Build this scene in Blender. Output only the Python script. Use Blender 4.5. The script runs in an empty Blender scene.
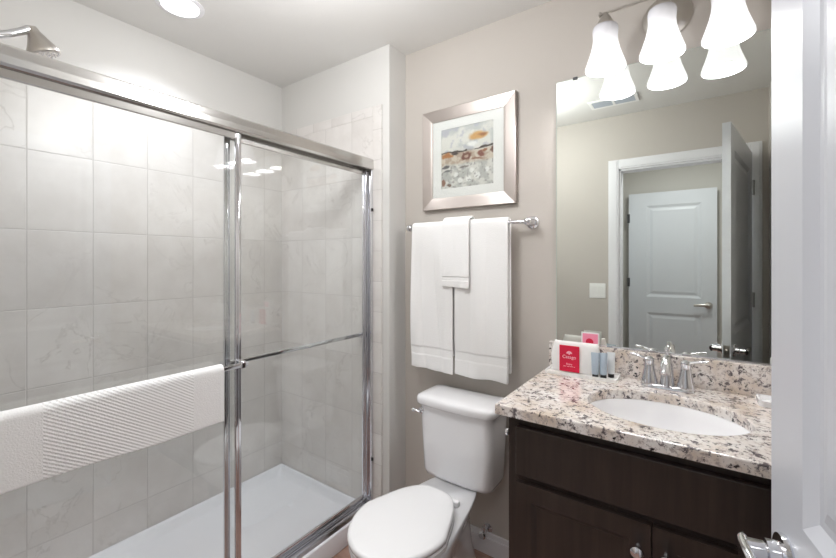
import bpy, bmesh, math, random
from mathutils import Vector, Matrix, noise
random.seed(7)
S = bpy.context.scene
COL = S.collection
PI = math.pi

# ------------------------------------------------------------------ camera, world, lights, exposure
CZ = 1.347
cd = bpy.data.cameras.new('camera'); cam = bpy.data.objects.new('camera', cd); COL.objects.link(cam)
cd.sensor_fit = 'HORIZONTAL'; cd.sensor_width = 36.0
cd.lens = 395.8 / 836 * 36.0
cd.shift_y = -(279 - 261.07) / 836.0
cd.clip_start = 0.02; cd.clip_end = 50
cam.location = (0, 0, CZ)
cam.rotation_euler = (PI / 2, 0, math.radians(35.236))
S.camera = cam
S.view_settings.view_transform = 'Standard'; S.view_settings.look = 'None'
S.view_settings.gamma = 1; S.view_settings.use_curve_mapping = False
S.view_settings.exposure = 0.93
w = bpy.data.worlds.new('world'); S.world = w; w.use_nodes = True
w.node_tree.nodes['Background'].inputs[0].default_value = (0.9, 0.92, 1, 1)
w.node_tree.nodes['Background'].inputs[1].default_value = 0.3

def light(name, typ, loc, power, color=(1, 1, 1), size=.1, rot=(0, 0, 0), size_y=None, spread=None):
    l = bpy.data.lights.new(name, typ); l.energy = power; l.color = color
    if typ == 'AREA':
        l.size = size; l.shape = 'DISK'
        if spread: l.spread = math.radians(spread)
        if size_y: l.shape = 'RECTANGLE'; l.size_y = size_y
    else: l.shadow_soft_size = size
    o = bpy.data.objects.new(name, l); COL.objects.link(o); o.location = loc; o.rotation_euler = rot
    return o
RX, RY = -1.805, 0.795                      # recessed shower downlight
LX = (-.27, -.097, .076); LY, LZ = 1.545, 2.035   # vanity shades (x, y, rim z)
light('recessed_lamp', 'AREA', (RX, RY, 2.432), 2.5, (.91, .93, 1), .13, spread=120)
for lx in LX:
    light('vanity_lamp', 'POINT', (lx, LY, LZ + .035), 2.1, (1, .985, .96), .035)
light('fill_lamp', 'POINT', (-.95, .74, 2.17), 11.3, (.975, .985, 1), .11)  # added fill light, unseen and without a fixture, evens out the room brightness
light('hall_lamp', 'AREA', (-.10, -.45, 2.42), 7, (.97, .98, 1), .3)

# ------------------------------------------------------------------ materials
def lin(c):
    return tuple(((v / 255) / 12.92 if v / 255 <= .04045 else (((v / 255) + .055) / 1.055) ** 2.4) for v in c) + (1,)
def mat(name, rgb, rough=.5, metal=0, bump=None, spec=.5, coat=0, emit=None, es=0):
    m = bpy.data.materials.new(name); m.use_nodes = True
    nt = m.node_tree; b = nt.nodes['Principled BSDF']
    b.inputs['Base Color'].default_value = lin(rgb); b.inputs['Roughness'].default_value = rough
    b.inputs['Metallic'].default_value = metal; b.inputs['Specular IOR Level'].default_value = spec
    b.inputs['Coat Weight'].default_value = coat; b.inputs['Coat Roughness'].default_value = .05
    if emit: b.inputs['Emission Color'].default_value = lin(emit); b.inputs['Emission Strength'].default_value = es
    if bump:
        sc, st = bump
        tc = nt.nodes.new('ShaderNodeTexCoord'); n = nt.nodes.new('ShaderNodeTexNoise'); n.inputs['Scale'].default_value = sc
        n.inputs['Detail'].default_value = 4
        bp = nt.nodes.new('ShaderNodeBump'); bp.inputs['Strength'].default_value = st; bp.inputs['Distance'].default_value = .003
        nt.links.new(tc.outputs['Object'], n.inputs['Vector']); nt.links.new(n.outputs['Fac'], bp.inputs['Height'])
        nt.links.new(bp.outputs['Normal'], b.inputs['Normal'])
    return m
def ramp(nt, src, stops, interp='LINEAR'):
    r = nt.nodes.new('ShaderNodeValToRGB'); r.color_ramp.interpolation = interp
    el = r.color_ramp.elements
    while len(el) < len(stops): el.new(.5)
    for e, (p, c) in zip(el, stops): e.position = p; e.color = c
    nt.links.new(src, r.inputs[0]); return r
def mixc(nt, fac, a, b, mode='MIX'):
    m = nt.nodes.new('ShaderNodeMix'); m.data_type = 'RGBA'; m.blend_type = mode
    if hasattr(fac, 'links'): nt.links.new(fac, m.inputs[0])
    else: m.inputs[0].default_value = fac
    for s, i in ((a, 6), (b, 7)):
        if hasattr(s, 'links'): nt.links.new(s, m.inputs[i])
        else: m.inputs[i].default_value = s
    return m.outputs[2]
def node(nt, typ, **kw):
    n = nt.nodes.new(typ)
    for k, v in kw.items():
        if k in n.inputs.keys(): n.inputs[k].default_value = v
        else: setattr(n, k, v)
    return n

M = {}
M['paint'] = mat('wall_paint', (195, 189, 182), .75, bump=(60, .12))
M['paint_cool'] = mat('wall_paint_shower', (216, 215, 212), .75, bump=(60, .12))
M['ceiling'] = mat('ceiling_paint', (222, 221, 218), .8, bump=(80, .1))
M['trim'] = mat('white_trim_paint', (232, 232, 235), .35)
M['door'] = mat('door_paint', (208, 211, 218), .3)
M['hall_paint'] = mat('hall_paint', (196, 194, 188), .8)
M['chrome'] = mat('chrome', (225, 226, 230), .07, 1)
M['brushed'] = mat('brushed_aluminium', (208, 206, 203), .22, 1)
M['nickel'] = mat('satin_nickel', (196, 192, 186), .28, 1)
M['porcelain'] = mat('porcelain', (244, 244, 246), .12, coat=.5)
M['seat'] = mat('toilet_seat_plastic', (240, 240, 241), .2)
M['acrylic'] = mat('shower_pan_acrylic', (236, 238, 243), .25)
M['black'] = mat('black_plastic', (22, 22, 22), .35)
M['dark'] = mat('dark_gap', (12, 11, 10), .7)
M['white_plastic'] = mat('white_plastic', (240, 240, 238), .35)
M['paper'] = mat('white_paper', (246, 245, 243), .7)
M['red'] = mat('red_label', (214, 14, 62), .5)
M['pink'] = mat('pink_card', (246, 150, 178), .6)
M['tube_blue'] = mat('tube_grey_blue', (176, 190, 203), .3)
M['tube_white'] = mat('tube_white', (228, 232, 234), .3)
M['pouch'] = mat('pouch_cloth', (238, 237, 235), .8, bump=(90, .3))
M['mirror'] = mat('mirror_silver', (233, 237, 232), .0, 1)
M['mirror_edge'] = mat('mirror_edge_glass', (186, 204, 198), .1)
M['hinge'] = mat('hinge_metal', (175, 174, 172), .3, 1)
M['bronze'] = mat('dark_hinge_metal', (90, 90, 92), .4, 1)

# ceramic tiles: brick grid in (along, height), faint marble veins
def tile_mat(name, axis, off_u, off_z, du=.207, dz=.3125, grout=.0030):
    m = bpy.data.materials.new(name); m.use_nodes = True; nt = m.node_tree; L = nt.links; b = nt.nodes['Principled BSDF']
    g = node(nt, 'ShaderNodeNewGeometry'); sp = node(nt, 'ShaderNodeSeparateXYZ'); L.new(g.outputs['Position'], sp.inputs[0])
    def cell(sock, off, d):
        a = node(nt, 'ShaderNodeMath', operation='SUBTRACT'); L.new(sock, a.inputs[0]); a.inputs[1].default_value = off
        q = node(nt, 'ShaderNodeMath', operation='DIVIDE'); L.new(a.outputs[0], q.inputs[0]); q.inputs[1].default_value = d
        f = node(nt, 'ShaderNodeMath', operation='FRACT'); L.new(q.outputs[0], f.inputs[0])
        s = node(nt, 'ShaderNodeMath', operation='SUBTRACT'); L.new(f.outputs[0], s.inputs[0]); s.inputs[1].default_value = .5
        ab = node(nt, 'ShaderNodeMath', operation='ABSOLUTE'); L.new(s.outputs[0], ab.inputs[0])
        gt = node(nt, 'ShaderNodeMapRange'); L.new(ab.outputs[0], gt.inputs[0])
        gt.inputs[1].default_value = .5 - grout / d * .9; gt.inputs[2].default_value = .5 - grout / d * .35
        fl = node(nt, 'ShaderNodeMath', operation='FLOOR'); L.new(q.outputs[0], fl.inputs[0])
        return gt.outputs[0], fl.outputs[0]
    gu, iu = cell(sp.outputs[axis], off_u, du); gz, iz = cell(sp.outputs[2], off_z, dz)
    mx = node(nt, 'ShaderNodeMath', operation='MAXIMUM'); L.new(gu, mx.inputs[0]); L.new(gz, mx.inputs[1])
    cb = node(nt, 'ShaderNodeCombineXYZ'); L.new(iu, cb.inputs[0]); L.new(iz, cb.inputs[1])
    wn = node(nt, 'ShaderNodeTexWhiteNoise'); L.new(cb.outputs[0], wn.inputs['Vector'])
    sc = node(nt, 'ShaderNodeVectorMath', operation='SCALE'); L.new(wn.outputs['Color'], sc.inputs[0]); sc.inputs['Scale'].default_value = 7
    ad = node(nt, 'ShaderNodeVectorMath', operation='ADD'); L.new(sc.outputs[0], ad.inputs[0]); L.new(g.outputs['Position'], ad.inputs[1])
    n1 = node(nt, 'ShaderNodeTexNoise', Scale=3.2, Detail=6.0, Roughness=.55, Distortion=1.2); L.new(ad.outputs[0], n1.inputs['Vector'])
    v1 = node(nt, 'ShaderNodeMath', operation='SUBTRACT'); L.new(n1.outputs['Fac'], v1.inputs[0]); v1.inputs[1].default_value = .5
    v2 = node(nt, 'ShaderNodeMath', operation='ABSOLUTE'); L.new(v1.outputs[0], v2.inputs[0])
    vein = ramp(nt, v2.outputs[0], [(0, (.0, .0, .0, 1)), (.012, (1, 1, 1, 1))])
    n2 = node(nt, 'ShaderNodeTexNoise', Scale=5.0, Detail=5.0, Roughness=.6); L.new(ad.outputs[0], n2.inputs['Vector'])
    base = ramp(nt, n2.outputs['Fac'], [(.3, lin((211, 207, 203))), (.7, lin((225, 222, 219)))])
    vc = mixc(nt, vein.outputs[0], lin((202, 198, 194)), base.outputs[0])
    n3 = node(nt, 'ShaderNodeTexNoise', Scale=2.0, Detail=2.0); L.new(ad.outputs[0], n3.inputs['Vector'])
    msk = ramp(nt, n3.outputs['Fac'], [(.45, (0, 0, 0, 1)), (.6, (1, 1, 1, 1))])
    body = mixc(nt, msk.outputs[0], base.outputs[0], vc)
    colr = mixc(nt, mx.outputs[0], body, lin((204, 200, 197)))
    L.new(colr, b.inputs['Base Color'])
    rg = node(nt, 'ShaderNodeMapRange'); L.new(mx.outputs[0], rg.inputs[0]); rg.inputs[3].default_value = .3; rg.inputs[4].default_value = .8
    L.new(rg.outputs[0], b.inputs['Roughness'])
    bp = node(nt, 'ShaderNodeBump', Strength=.5, Distance=.002, invert=True); L.new(mx.outputs[0], bp.inputs['Height']); L.new(bp.outputs[0], b.inputs['Normal'])
    return m
M['tile_left'] = tile_mat('tile_left', 1, .379, .2205)
M['tile_end'] = tile_mat('tile_end', 0, -2.142, .2205)
M['tile_trim_h'] = tile_mat('tile_trim_horizontal', 0, -2.142, .2205, .155, 9)
M['tile_trim_h2'] = tile_mat('tile_trim_horizontal_left', 1, .379, .2205, .155, 9)
M['tile_trim_v'] = tile_mat('tile_trim_vertical', 1, -5, .15, 50, .156)

def granite():
    m = bpy.data.materials.new('granite'); m.use_nodes = True; nt = m.node_tree; L = nt.links; b = nt.nodes['Principled BSDF']
    tc = node(nt, 'ShaderNodeTexCoord'); o = tc.outputs['Object']
    big = node(nt, 'ShaderNodeTexNoise', Scale=14.0, Detail=4.0); L.new(o, big.inputs['Vector'])
    c0 = ramp(nt, big.outputs['Fac'], [(.32, lin((210, 194, 178))), (.5, lin((228, 220, 214))), (.68, lin((238, 234, 231)))])
    n1 = node(nt, 'ShaderNodeTexNoise', Scale=75.0, Detail=5.0, Roughness=.7); L.new(o, n1.inputs['Vector'])
    m1 = ramp(nt, n1.outputs['Fac'], [(.52, (0, 0, 0, 1)), (.62, (1, 1, 1, 1))])
    c1 = mixc(nt, m1.outputs[0], c0.outputs[0], lin((178, 166, 160)))
    n2 = node(nt, 'ShaderNodeTexNoise', Scale=48.0, Detail=6.0, Roughness=.72, Distortion=.4); L.new(o, n2.inputs['Vector'])
    m2 = ramp(nt, n2.outputs['Fac'], [(.545, (0, 0, 0, 1)), (.595, (1, 1, 1, 1))])
    c2 = mixc(nt, m2.outputs[0], c1, lin((104, 96, 98)))
    mp = node(nt, 'ShaderNodeVectorMath', operation='ADD'); L.new(o, mp.inputs[0]); mp.inputs[1].default_value = (4, 7, 2)
    n3 = node(nt, 'ShaderNodeTexNoise', Scale=62.0, Detail=5.0, Roughness=.65); L.new(mp.outputs[0], n3.inputs['Vector'])
    m3 = ramp(nt, n3.outputs['Fac'], [(.61, (0, 0, 0, 1)), (.64, (1, 1, 1, 1))])
    c3 = mixc(nt, m3.outputs[0], c2, lin((38, 32, 34)))
    L.new(c3, b.inputs['Base Color']); b.inputs['Roughness'].default_value = .13
    b.inputs['Coat Weight'].default_value = .3
    return m
M['granite'] = granite()

def wood(name, a, bcol, rough, scale=(40, 40, 2.5)):
    m = bpy.data.materials.new(name); m.use_nodes = True; nt = m.node_tree; L = nt.links; b = nt.nodes['Principled BSDF']
    tc = node(nt, 'ShaderNodeTexCoord'); mp = node(nt, 'ShaderNodeMapping'); mp.inputs['Scale'].default_value = scale
    L.new(tc.outputs['Object'], mp.inputs[0])
    n = node(nt, 'ShaderNodeTexNoise', Scale=1.0, Detail=5.0, Roughness=.6, Distortion=.6); L.new(mp.outputs[0], n.inputs['Vector'])
    r = ramp(nt, n.outputs['Fac'], [(.3, lin(a)), (.7, lin(bcol))]); L.new(r.outputs[0], b.inputs['Base Color'])
    b.inputs['Roughness'].default_value = rough
    return m
M['espresso'] = wood('espresso_wood', (40, 31, 27), (56, 45, 40), .33)
M['floor'] = wood('wood_look_floor', (150, 118, 106), (184, 152, 138), .4, (3, 40, 40))

def cloth(name, rgb, kind):
    m = bpy.data.materials.new(name); m.use_nodes = True; nt = m.node_tree; L = nt.links; b = nt.nodes['Principled BSDF']
    b.inputs['Base Color'].default_value = lin(rgb); b.inputs['Roughness'].default_value = .95; b.inputs['Specular IOR Level'].default_value = .1
    b.inputs['Sheen Weight'].default_value = .3
    tc = node(nt, 'ShaderNodeTexCoord')
    n = node(nt, 'ShaderNodeTexNoise', Scale=260.0, Detail=3.0); L.new(tc.outputs['Object'], n.inputs['Vector'])
    bp = node(nt, 'ShaderNodeBump', Strength=.5, Distance=.002); L.new(n.outputs['Fac'], bp.inputs['Height'])
    L.new(bp.outputs[0], b.inputs['Normal'])
    if kind == 'waffle':
        sp = node(nt, 'ShaderNodeSeparateXYZ'); L.new(tc.outputs['Object'], sp.inputs[0])
        def sn(sock, k):
            q = node(nt, 'ShaderNodeMath', operation='MULTIPLY'); L.new(sock, q.inputs[0]); q.inputs[1].default_value = k
            s = node(nt, 'ShaderNodeMath', operation='SINE'); L.new(q.outputs[0], s.inputs[0]); return s.outputs[0]
        p = node(nt, 'ShaderNodeMath', operation='MULTIPLY'); L.new(sn(sp.outputs[1], 2 * PI / .014), p.inputs[0]); L.new(sn(sp.outputs[2], 2 * PI / .0095), p.inputs[1])
        lo = node(nt, 'ShaderNodeMath', operation='GREATER_THAN'); L.new(sp.outputs[1], lo.inputs[0]); lo.inputs[1].default_value = .265
        hi = node(nt, 'ShaderNodeMath', operation='LESS_THAN'); L.new(sp.outputs[1], hi.inputs[0]); hi.inputs[1].default_value = .624
        k = node(nt, 'ShaderNodeMath', operation='MULTIPLY'); L.new(lo.outputs[0], k.inputs[0]); L.new(hi.outputs[0], k.inputs[1])
        kk = node(nt, 'ShaderNodeMath', operation='MULTIPLY'); L.new(k.outputs[0], kk.inputs[0]); L.new(p.outputs[0], kk.inputs[1])
        b2 = node(nt, 'ShaderNodeBump', Strength=.5, Distance=.002); L.new(kk.outputs[0], b2.inputs['Height'])
        L.new(bp.outputs[0], b2.inputs['Normal']); L.new(b2.outputs[0], b.inputs['Normal'])
    if kind == 'band':      # woven band near the hem: flat strips at fixed height above the hem (generated z)
        sp = node(nt, 'ShaderNodeSeparateXYZ'); L.new(tc.outputs['Generated'], sp.inputs[0])
        r = ramp(nt, sp.outputs[2], [(0, (1, 1, 1, 1)), (.10, (1, 1, 1, 1)), (.11, (0, 0, 0, 1)), (.155, (0, 0, 0, 1)), (.165, (1, 1, 1, 1))])
        b2 = node(nt, 'ShaderNodeBump', Strength=.9, Distance=.003); L.new(r.outputs[0], b2.inputs['Height'])
        L.new(bp.outputs[0], b2.inputs['Normal']); L.new(b2.outputs[0], b.inputs['Normal'])
    return m
M['towel'] = cloth('terry_towel', (248, 248, 247), 'band')
M['mat_cloth'] = cloth('bath_mat_cloth', (248, 248, 248), 'waffle')
M['terry'] = cloth('terry_plain', (246, 246, 245), 'plain')

def glass_mat():
    m = bpy.data.materials.new('clear_glass'); m.use_nodes = True; nt = m.node_tree; L = nt.links
    nt.nodes.remove(nt.nodes['Principled BSDF']); out = nt.nodes['Material Output']
    lw = node(nt, 'ShaderNodeLayerWeight', Blend=.5)
    p = node(nt, 'ShaderNodeMath', operation='POWER'); L.new(lw.outputs['Facing'], p.inputs[0]); p.inputs[1].default_value = 5
    q = node(nt, 'ShaderNodeMath', operation='MULTIPLY_ADD'); L.new(p.outputs[0], q.inputs[0]); q.inputs[1].default_value = .95; q.inputs[2].default_value = .06
    tr = node(nt, 'ShaderNodeBsdfTransparent'); tr.inputs[0].default_value = (.97, .98, .975, 1)
    gl = node(nt, 'ShaderNodeBsdfGlossy', Roughness=.0)
    mx = node(nt, 'ShaderNodeMixShader'); L.new(q.outputs[0], mx.inputs[0]); L.new(tr.outputs[0], mx.inputs[1]); L.new(gl.outputs[0], mx.inputs[2])
    L.new(mx.outputs[0], out.inputs[0]); return m
M['glass'] = glass_mat()

def shade_mat():
    m = bpy.data.materials.new('frosted_shade'); m.use_nodes = True; nt = m.node_tree; L = nt.links; b = nt.nodes['Principled BSDF']
    b.inputs['Base Color'].default_value = lin((206, 206, 212)); b.inputs['Roughness'].default_value = .25
    b.inputs['Emission Color'].default_value = (1, .985, .99, 1)
    tc = node(nt, 'ShaderNodeTexCoord'); sp = node(nt, 'ShaderNodeSeparateXYZ'); L.new(tc.outputs['Generated'], sp.inputs[0])
    r = node(nt, 'ShaderNodeMapRange'); L.new(sp.outputs[2], r.inputs[0]); r.inputs[1].default_value = .95; r.inputs[2].default_value = .45
    r.inputs[3].default_value = .0; r.inputs[4].default_value = .5
    L.new(r.outputs[0], b.inputs['Emission Strength'])
    return m
M['shade'] = shade_mat()
M['bulb'] = mat('bulb', (255, 250, 245), .4, emit=(255, 248, 240), es=3)
M['led'] = mat('led_diffuser', (255, 255, 255), .4, emit=(255, 255, 255), es=6)

# ------------------------------------------------------------------ mesh helpers
def obj(name, bm, m, parent=None, smooth=False, label=None, angle=None):
    me = bpy.data.meshes.new(name); bmesh.ops.recalc_face_normals(bm, faces=bm.faces[:]); bm.to_mesh(me); bm.free()
    for mm in (m if isinstance(m, (list, tuple)) else [m]): me.materials.append(mm)
    if smooth:
        for p in me.polygons: p.use_smooth = True
        try: me.set_sharp_from_angle(angle=math.radians(angle or 40))
        except Exception: pass
    o = bpy.data.objects.new(name, me); COL.objects.link(o)
    if parent: o.parent = parent; o.matrix_parent_inverse = parent.matrix_world.inverted() if False else Matrix()
    if label: o['label'] = label
    return o
def tag(o, label, cat, group=None):
    o['label'] = label; o['category'] = cat
    if group: o['group'] = group
    return o
def thing(name, label, cat, loc=(0, 0, 0), rz=0, group=None):
    o = bpy.data.objects.new(name, None); COL.objects.link(o); o.location = loc; o.rotation_euler = (0, 0, rz)
    o.empty_display_size = .05
    return tag(o, label, cat, group)
def struct(name, bm, m, parent=None, **k):
    o = obj(name, bm, m, parent, **k)
    if not parent: o['kind'] = 'structure'
    return o
def box(bm, x0, x1, y0, y1, z0, z1, bev=0, seg=2, mi=0):
    r = bmesh.ops.create_cube(bm, size=1); vs = r['verts']
    for v in vs:
        v.co = Vector(((x0 + x1) / 2 + v.co.x * (x1 - x0), (y0 + y1) / 2 + v.co.y * (y1 - y0), (z0 + z1) / 2 + v.co.z * (z1 - z0)))
    fs = list({f for v in vs for f in v.link_faces})
    for f in fs: f.material_index = mi
    if bev:
        es = list({e for v in vs for e in v.link_edges})
        bmesh.ops.bevel(bm, geom=es, offset=bev, segments=seg, profile=.5, affect='EDGES')
    return bm
def B(*a, **k): return box(bmesh.new(), *a, **k)
def lathe(bm, prof, c=(0, 0, 0), axis='Z', n=32, cap=True):
    """prof: list of (radius, height) turned about the axis through c"""
    rings = []
    for r, h in prof:
        ring = []
        for i in range(n):
            a = 2 * PI * i / n; u, v = r * math.cos(a), r * math.sin(a)
            p = {'Z': (u, v, h), 'Y': (u, h, v), 'X': (h, u, v)}[axis]
            ring.append(bm.verts.new((c[0] + p[0], c[1] + p[1], c[2] + p[2])))
        rings.append(ring)
    for a, b in zip(rings, rings[1:]):
        for i in range(n): bm.faces.new((a[i], a[(i + 1) % n], b[(i + 1) % n], b[i]))
    if cap: bm.faces.new(rings[0]); bm.faces.new(rings[-1])
    return bm
def loft(bm, rings, cap=True, closed=True):
    vs = [[bm.verts.new(p) for p in r] for r in rings]; n = len(vs[0])
    for a, b in zip(vs, vs[1:]):
        for i in range(n if closed else n - 1): bm.faces.new((a[i], a[(i + 1) % n], b[(i + 1) % n], b[i]))
    if cap: bm.faces.new(vs[0]); bm.faces.new(vs[-1])
    return bm
def tube(bm, pts, rad, n=12, cap=True):
    pts = [Vector(p) for p in pts]; rad = rad if isinstance(rad, (list, tuple)) else [rad] * len(pts)
    rings = []; up = None
    for i, p in enumerate(pts):
        t = (pts[min(i + 1, len(pts) - 1)] - pts[max(i - 1, 0)]).normalized()
        if up is None: up = t.orthogonal().normalized()
        up = (up - t * up.dot(t)).normalized(); s = t.cross(up)
        rings.append([p + (up * math.cos(2 * PI * k / n) + s * math.sin(2 * PI * k / n)) * rad[i] for k in range(n)])
    return loft(bm, rings, cap)
def spline(pts, k=6):
    pts = [Vector(p) for p in pts]; out = []
    for i in range(len(pts) - 1):
        p0, p1, p2, p3 = pts[max(i - 1, 0)], pts[i], pts[i + 1], pts[min(i + 2, len(pts) - 1)]
        for j in range(k):
            t = j / k
            out.append(.5 * ((2 * p1) + (p2 - p0) * t + (2 * p0 - 5 * p1 + 4 * p2 - p3) * t * t + (-p0 + 3 * p1 - 3 * p2 + p3) * t ** 3))
    out.append(pts[-1]); return out
def frame_ring(bm, axis, a0, a1, z0, z1, d0, d1, w):
    """sloping moulding: rectangle ring a0..a1 x z0..z1 at depth d0, running in by w to depth d1"""
    def P(a, z, d): return (a, d, z) if axis == 'Y' else (d, a, z)
    o = [bm.verts.new(P(*q, d0)) for q in ((a0, z0), (a1, z0), (a1, z1), (a0, z1))]
    i = [bm.verts.new(P(*q, d1)) for q in ((a0 + w, z0 + w), (a1 - w, z0 + w), (a1 - w, z1 - w), (a0 + w, z1 - w))]
    for k in range(4): bm.faces.new((o[k], o[(k + 1) % 4], i[(k + 1) % 4], i[k]))
    return o, i
def panel_slab(W, H, T, panels, both=True, rec=.008, mw=.022, raised=True):
    """door leaf: x 0..W, y 0..T (front at y=0), z 0..H; panels = (x0,x1,z0,z1)"""
    bm = bmesh.new()
    for side in ((0, 1), (1, -1)) if both else ((0, 1),):
        yf = 0 if side[0] == 0 else T; s = side[1]
        xs = sorted({0, W} | {p[0] for p in panels} | {p[1] for p in panels}); zs = sorted({0, H} | {p[2] for p in panels} | {p[3] for p in panels})
        for xa, xb in zip(xs, xs[1:]):
            for za, zb in zip(zs, zs[1:]):
                if any(p[0] - 1e-6 <= xa and xb <= p[1] + 1e-6 and p[2] - 1e-6 <= za and zb <= p[3] + 1e-6 for p in panels): continue
                bm.faces.new([bm.verts.new(q) for q in ((xa, yf, za), (xb, yf, za), (xb, yf, zb), (xa, yf, zb))])
        for p in panels:
            yi = yf + s * rec
            frame_ring(bm, 'Y', *p, yf, yf + s * rec * .35, mw * .35)
            q = (p[0] + mw * .35, p[1] - mw * .35, p[2] + mw * .35, p[3] - mw * .35)
            frame_ring(bm, 'Y', *q, yf + s * rec * .35, yi, mw * .65)
            q = (p[0] + mw, p[1] - mw, p[2] + mw, p[3] - mw)
            if raised:
                g = mw * .5
                frame_ring(bm, 'Y', *q, yi, yi, g); q = (q[0] + g, q[1] - g, q[2] + g, q[3] - g)
                frame_ring(bm, 'Y', *q, yi, yf + s * rec * .45, mw); q = (q[0] + mw, q[1] - mw, q[2] + mw, q[3] - mw); yi = yf + s * rec * .45
            bm.faces.new([bm.verts.new(v) for v in ((q[0], yi, q[2]), (q[1], yi, q[2]), (q[1], yi, q[3]), (q[0], yi, q[3]))])
    if not both: bm.faces.new([bm.verts.new(v) for v in ((0, T, 0), (W, T, 0), (W, T, H), (0, T, H))])
    for a, b in (((0, 0), (W, 0)), ((W, 0), (W, H)), ((W, H), (0, H)), ((0, H), (0, 0))):
        bm.faces.new([bm.verts.new(v) for v in ((a[0], 0, a[1]), (b[0], 0, b[1]), (b[0], T, b[1]), (a[0], T, a[1]))])
    bmesh.ops.remove_doubles(bm, verts=bm.verts[:], dist=1e-5)
    return bm
def text_mesh(body, size, m, name, parent, loc, rot, depth=.0004):
    c = bpy.data.curves.new(name, 'FONT'); c.body = body; c.size = size; c.align_x = 'CENTER'; c.align_y = 'CENTER'; c.extrude = depth
    t = bpy.data.objects.new(name, c); COL.objects.link(t); bpy.context.view_layer.update()
    me = bpy.data.meshes.new_from_object(t.evaluated_get(bpy.context.evaluated_depsgraph_get()))
    COL.objects.unlink(t); bpy.data.objects.remove(t); bpy.data.curves.remove(c)
    me.materials.clear(); me.materials.append(m)
    o = bpy.data.objects.new(name, me); COL.objects.link(o); o.parent = parent; o.location = loc; o.rotation_euler = rot
    return o

# ------------------------------------------------------------------ setting
D = 1.68; E = 1.545; XL = -2.142; XC = -1.268; XR = .365; H = 2.44; YF = .045
HX0, HX1, HY = -.66, .62, -1.36            # hallway
OX0, OX1, OZ = -.482, .25, 2.034           # bathroom door opening
struct('floor', B(XL - .1, .75, HY - .1, D + .1, -.1, 0), M['floor'])
struct('ceiling', B(XL - .1, .75, HY - .1, D + .1, H, H + .1), M['ceiling'])
struct('wall_back', B(XC, XR + .1, D, D + .1, 0, H), M['paint'])
struct('wall_end', B(XL - .1, XC, E, D + .1, 0, H, ), M['paint_cool'])
struct('wall_left', B(XL - .1, XL, -.07, E, 0, H), M['paint_cool'])
struct('wall_right', B(XR, XR + .1, YF, D, 0, H), M['paint'])
bm = bmesh.new()
box(bm, XL, OX0, -.065, YF, 0, H); box(bm, OX1, XR + .1, -.065, YF, 0, H); box(bm, OX0, OX1, -.065, YF, OZ, H)
struct('wall_front', bm, M['paint'])
struct('wall_hall_left', B(HX0 - .1, HX0, HY, -.065, 0, H), M['hall_paint'])
struct('wall_hall_right', B(HX1, HX1 + .1, HY, -.065, 0, H), M['hall_paint'])
struct('wall_hall_back', B(HX0 - .1, HX1 + .1, HY - .1, HY, 0, H), M['hall_paint'])
# shower tile cladding, 9 mm proud of the drywall, with bullnose trim
TT = .009
struct('wall_tile_left', B(XL, XL + TT, YF, E, 0.07, 2.095), M['tile_left'])
struct('wall_tile_end', B(XL + TT, -1.372, E - TT, E, .07, 2.095), M['tile_end'])
struct('trim_tile_top_end', B(XL + TT, -1.3725, E - TT - .001, E, 2.095, 2.147, bev=.003), M['tile_trim_h'])
struct('trim_tile_top_left', B(XL, XL + TT + .001, YF, E - TT - .001, 2.095, 2.147, bev=.003), M['tile_trim_h2'])
struct('trim_tile_side_end', B(-1.372, -1.312, E - TT - .001, E, 0.0, 2.147, bev=.003), M['tile_trim_v'])
# baseboards
def baseboard(name, x0, x1, y0, y1, face):
    bm = bmesh.new(); box(bm, x0, x1, y0, y1, 0, .075, bev=.001)
    k = .005
    box(bm, x0 + (k if face == '+x' else 0) * 0, x1 - (k if face == '+x' else 0), y0 + (k if face == '-y' else 0), y1, .075, .098, bev=.002)
    return struct(name, bm, M['trim'])
baseboard('baseboard_back', XC, -.477, D - .014, D, '-y')
baseboard('baseboard_end', XC, XC + .014, E, D - .014, '+x')
# door casing on the bathroom side, jambs
bm = bmesh.new()
cw = .072
for (a, b, z0, z1) in ((OX0 - cw, OX0, 0, OZ + cw), (OX1 + .012, OX1 + .012 + cw, 0, OZ + cw), (OX0, OX1 + .012, OZ, OZ + cw)):
    box(bm, a, b, YF, YF + .014, z0, z1, bev=.003); 
    box(bm, a + .012, b - .012 if z1 - z0 > 1 else b - .0, YF + .012, YF + .019, z0 + (.012 if z1 - z0 < 1 else 0), z1 - .012, bev=.003)
struct('trim_1', bm, M['trim'])
bm = bmesh.new()
box(bm, OX0, OX0 + .012, -.065, YF + .001, 0, OZ); box(bm, OX1, OX1 + .001, -.065, YF + .001, 0, OZ); box(bm, OX0, OX1, -.065, YF + .001, OZ - .012, OZ)
struct('trim_2', bm, M['trim'])
baseboard('baseboard_front', -1.3, OX0 - cw, YF, YF + .014, '+y')

# bathroom door, opened into the room along the right
HP = Vector((.2475, .078)); FP = Vector((.0995, .870)); dv = (FP - HP); DW = dv.length
ang = math.atan2(dv.y, dv.x)
bm = panel_slab(DW, 2.02, .035, [(.11, DW - .11, .20, .78), (.106, DW - .11, .960, 1.90)], rec=.010, mw=.022)
# leaf runs from hinge (x=0) to free edge; local +y points to the left face side
d1 = struct('door_1', bm, M['door']); d1.location = (HP.x, HP.y, .012); d1.rotation_euler = (0, 0, ang)
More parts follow.
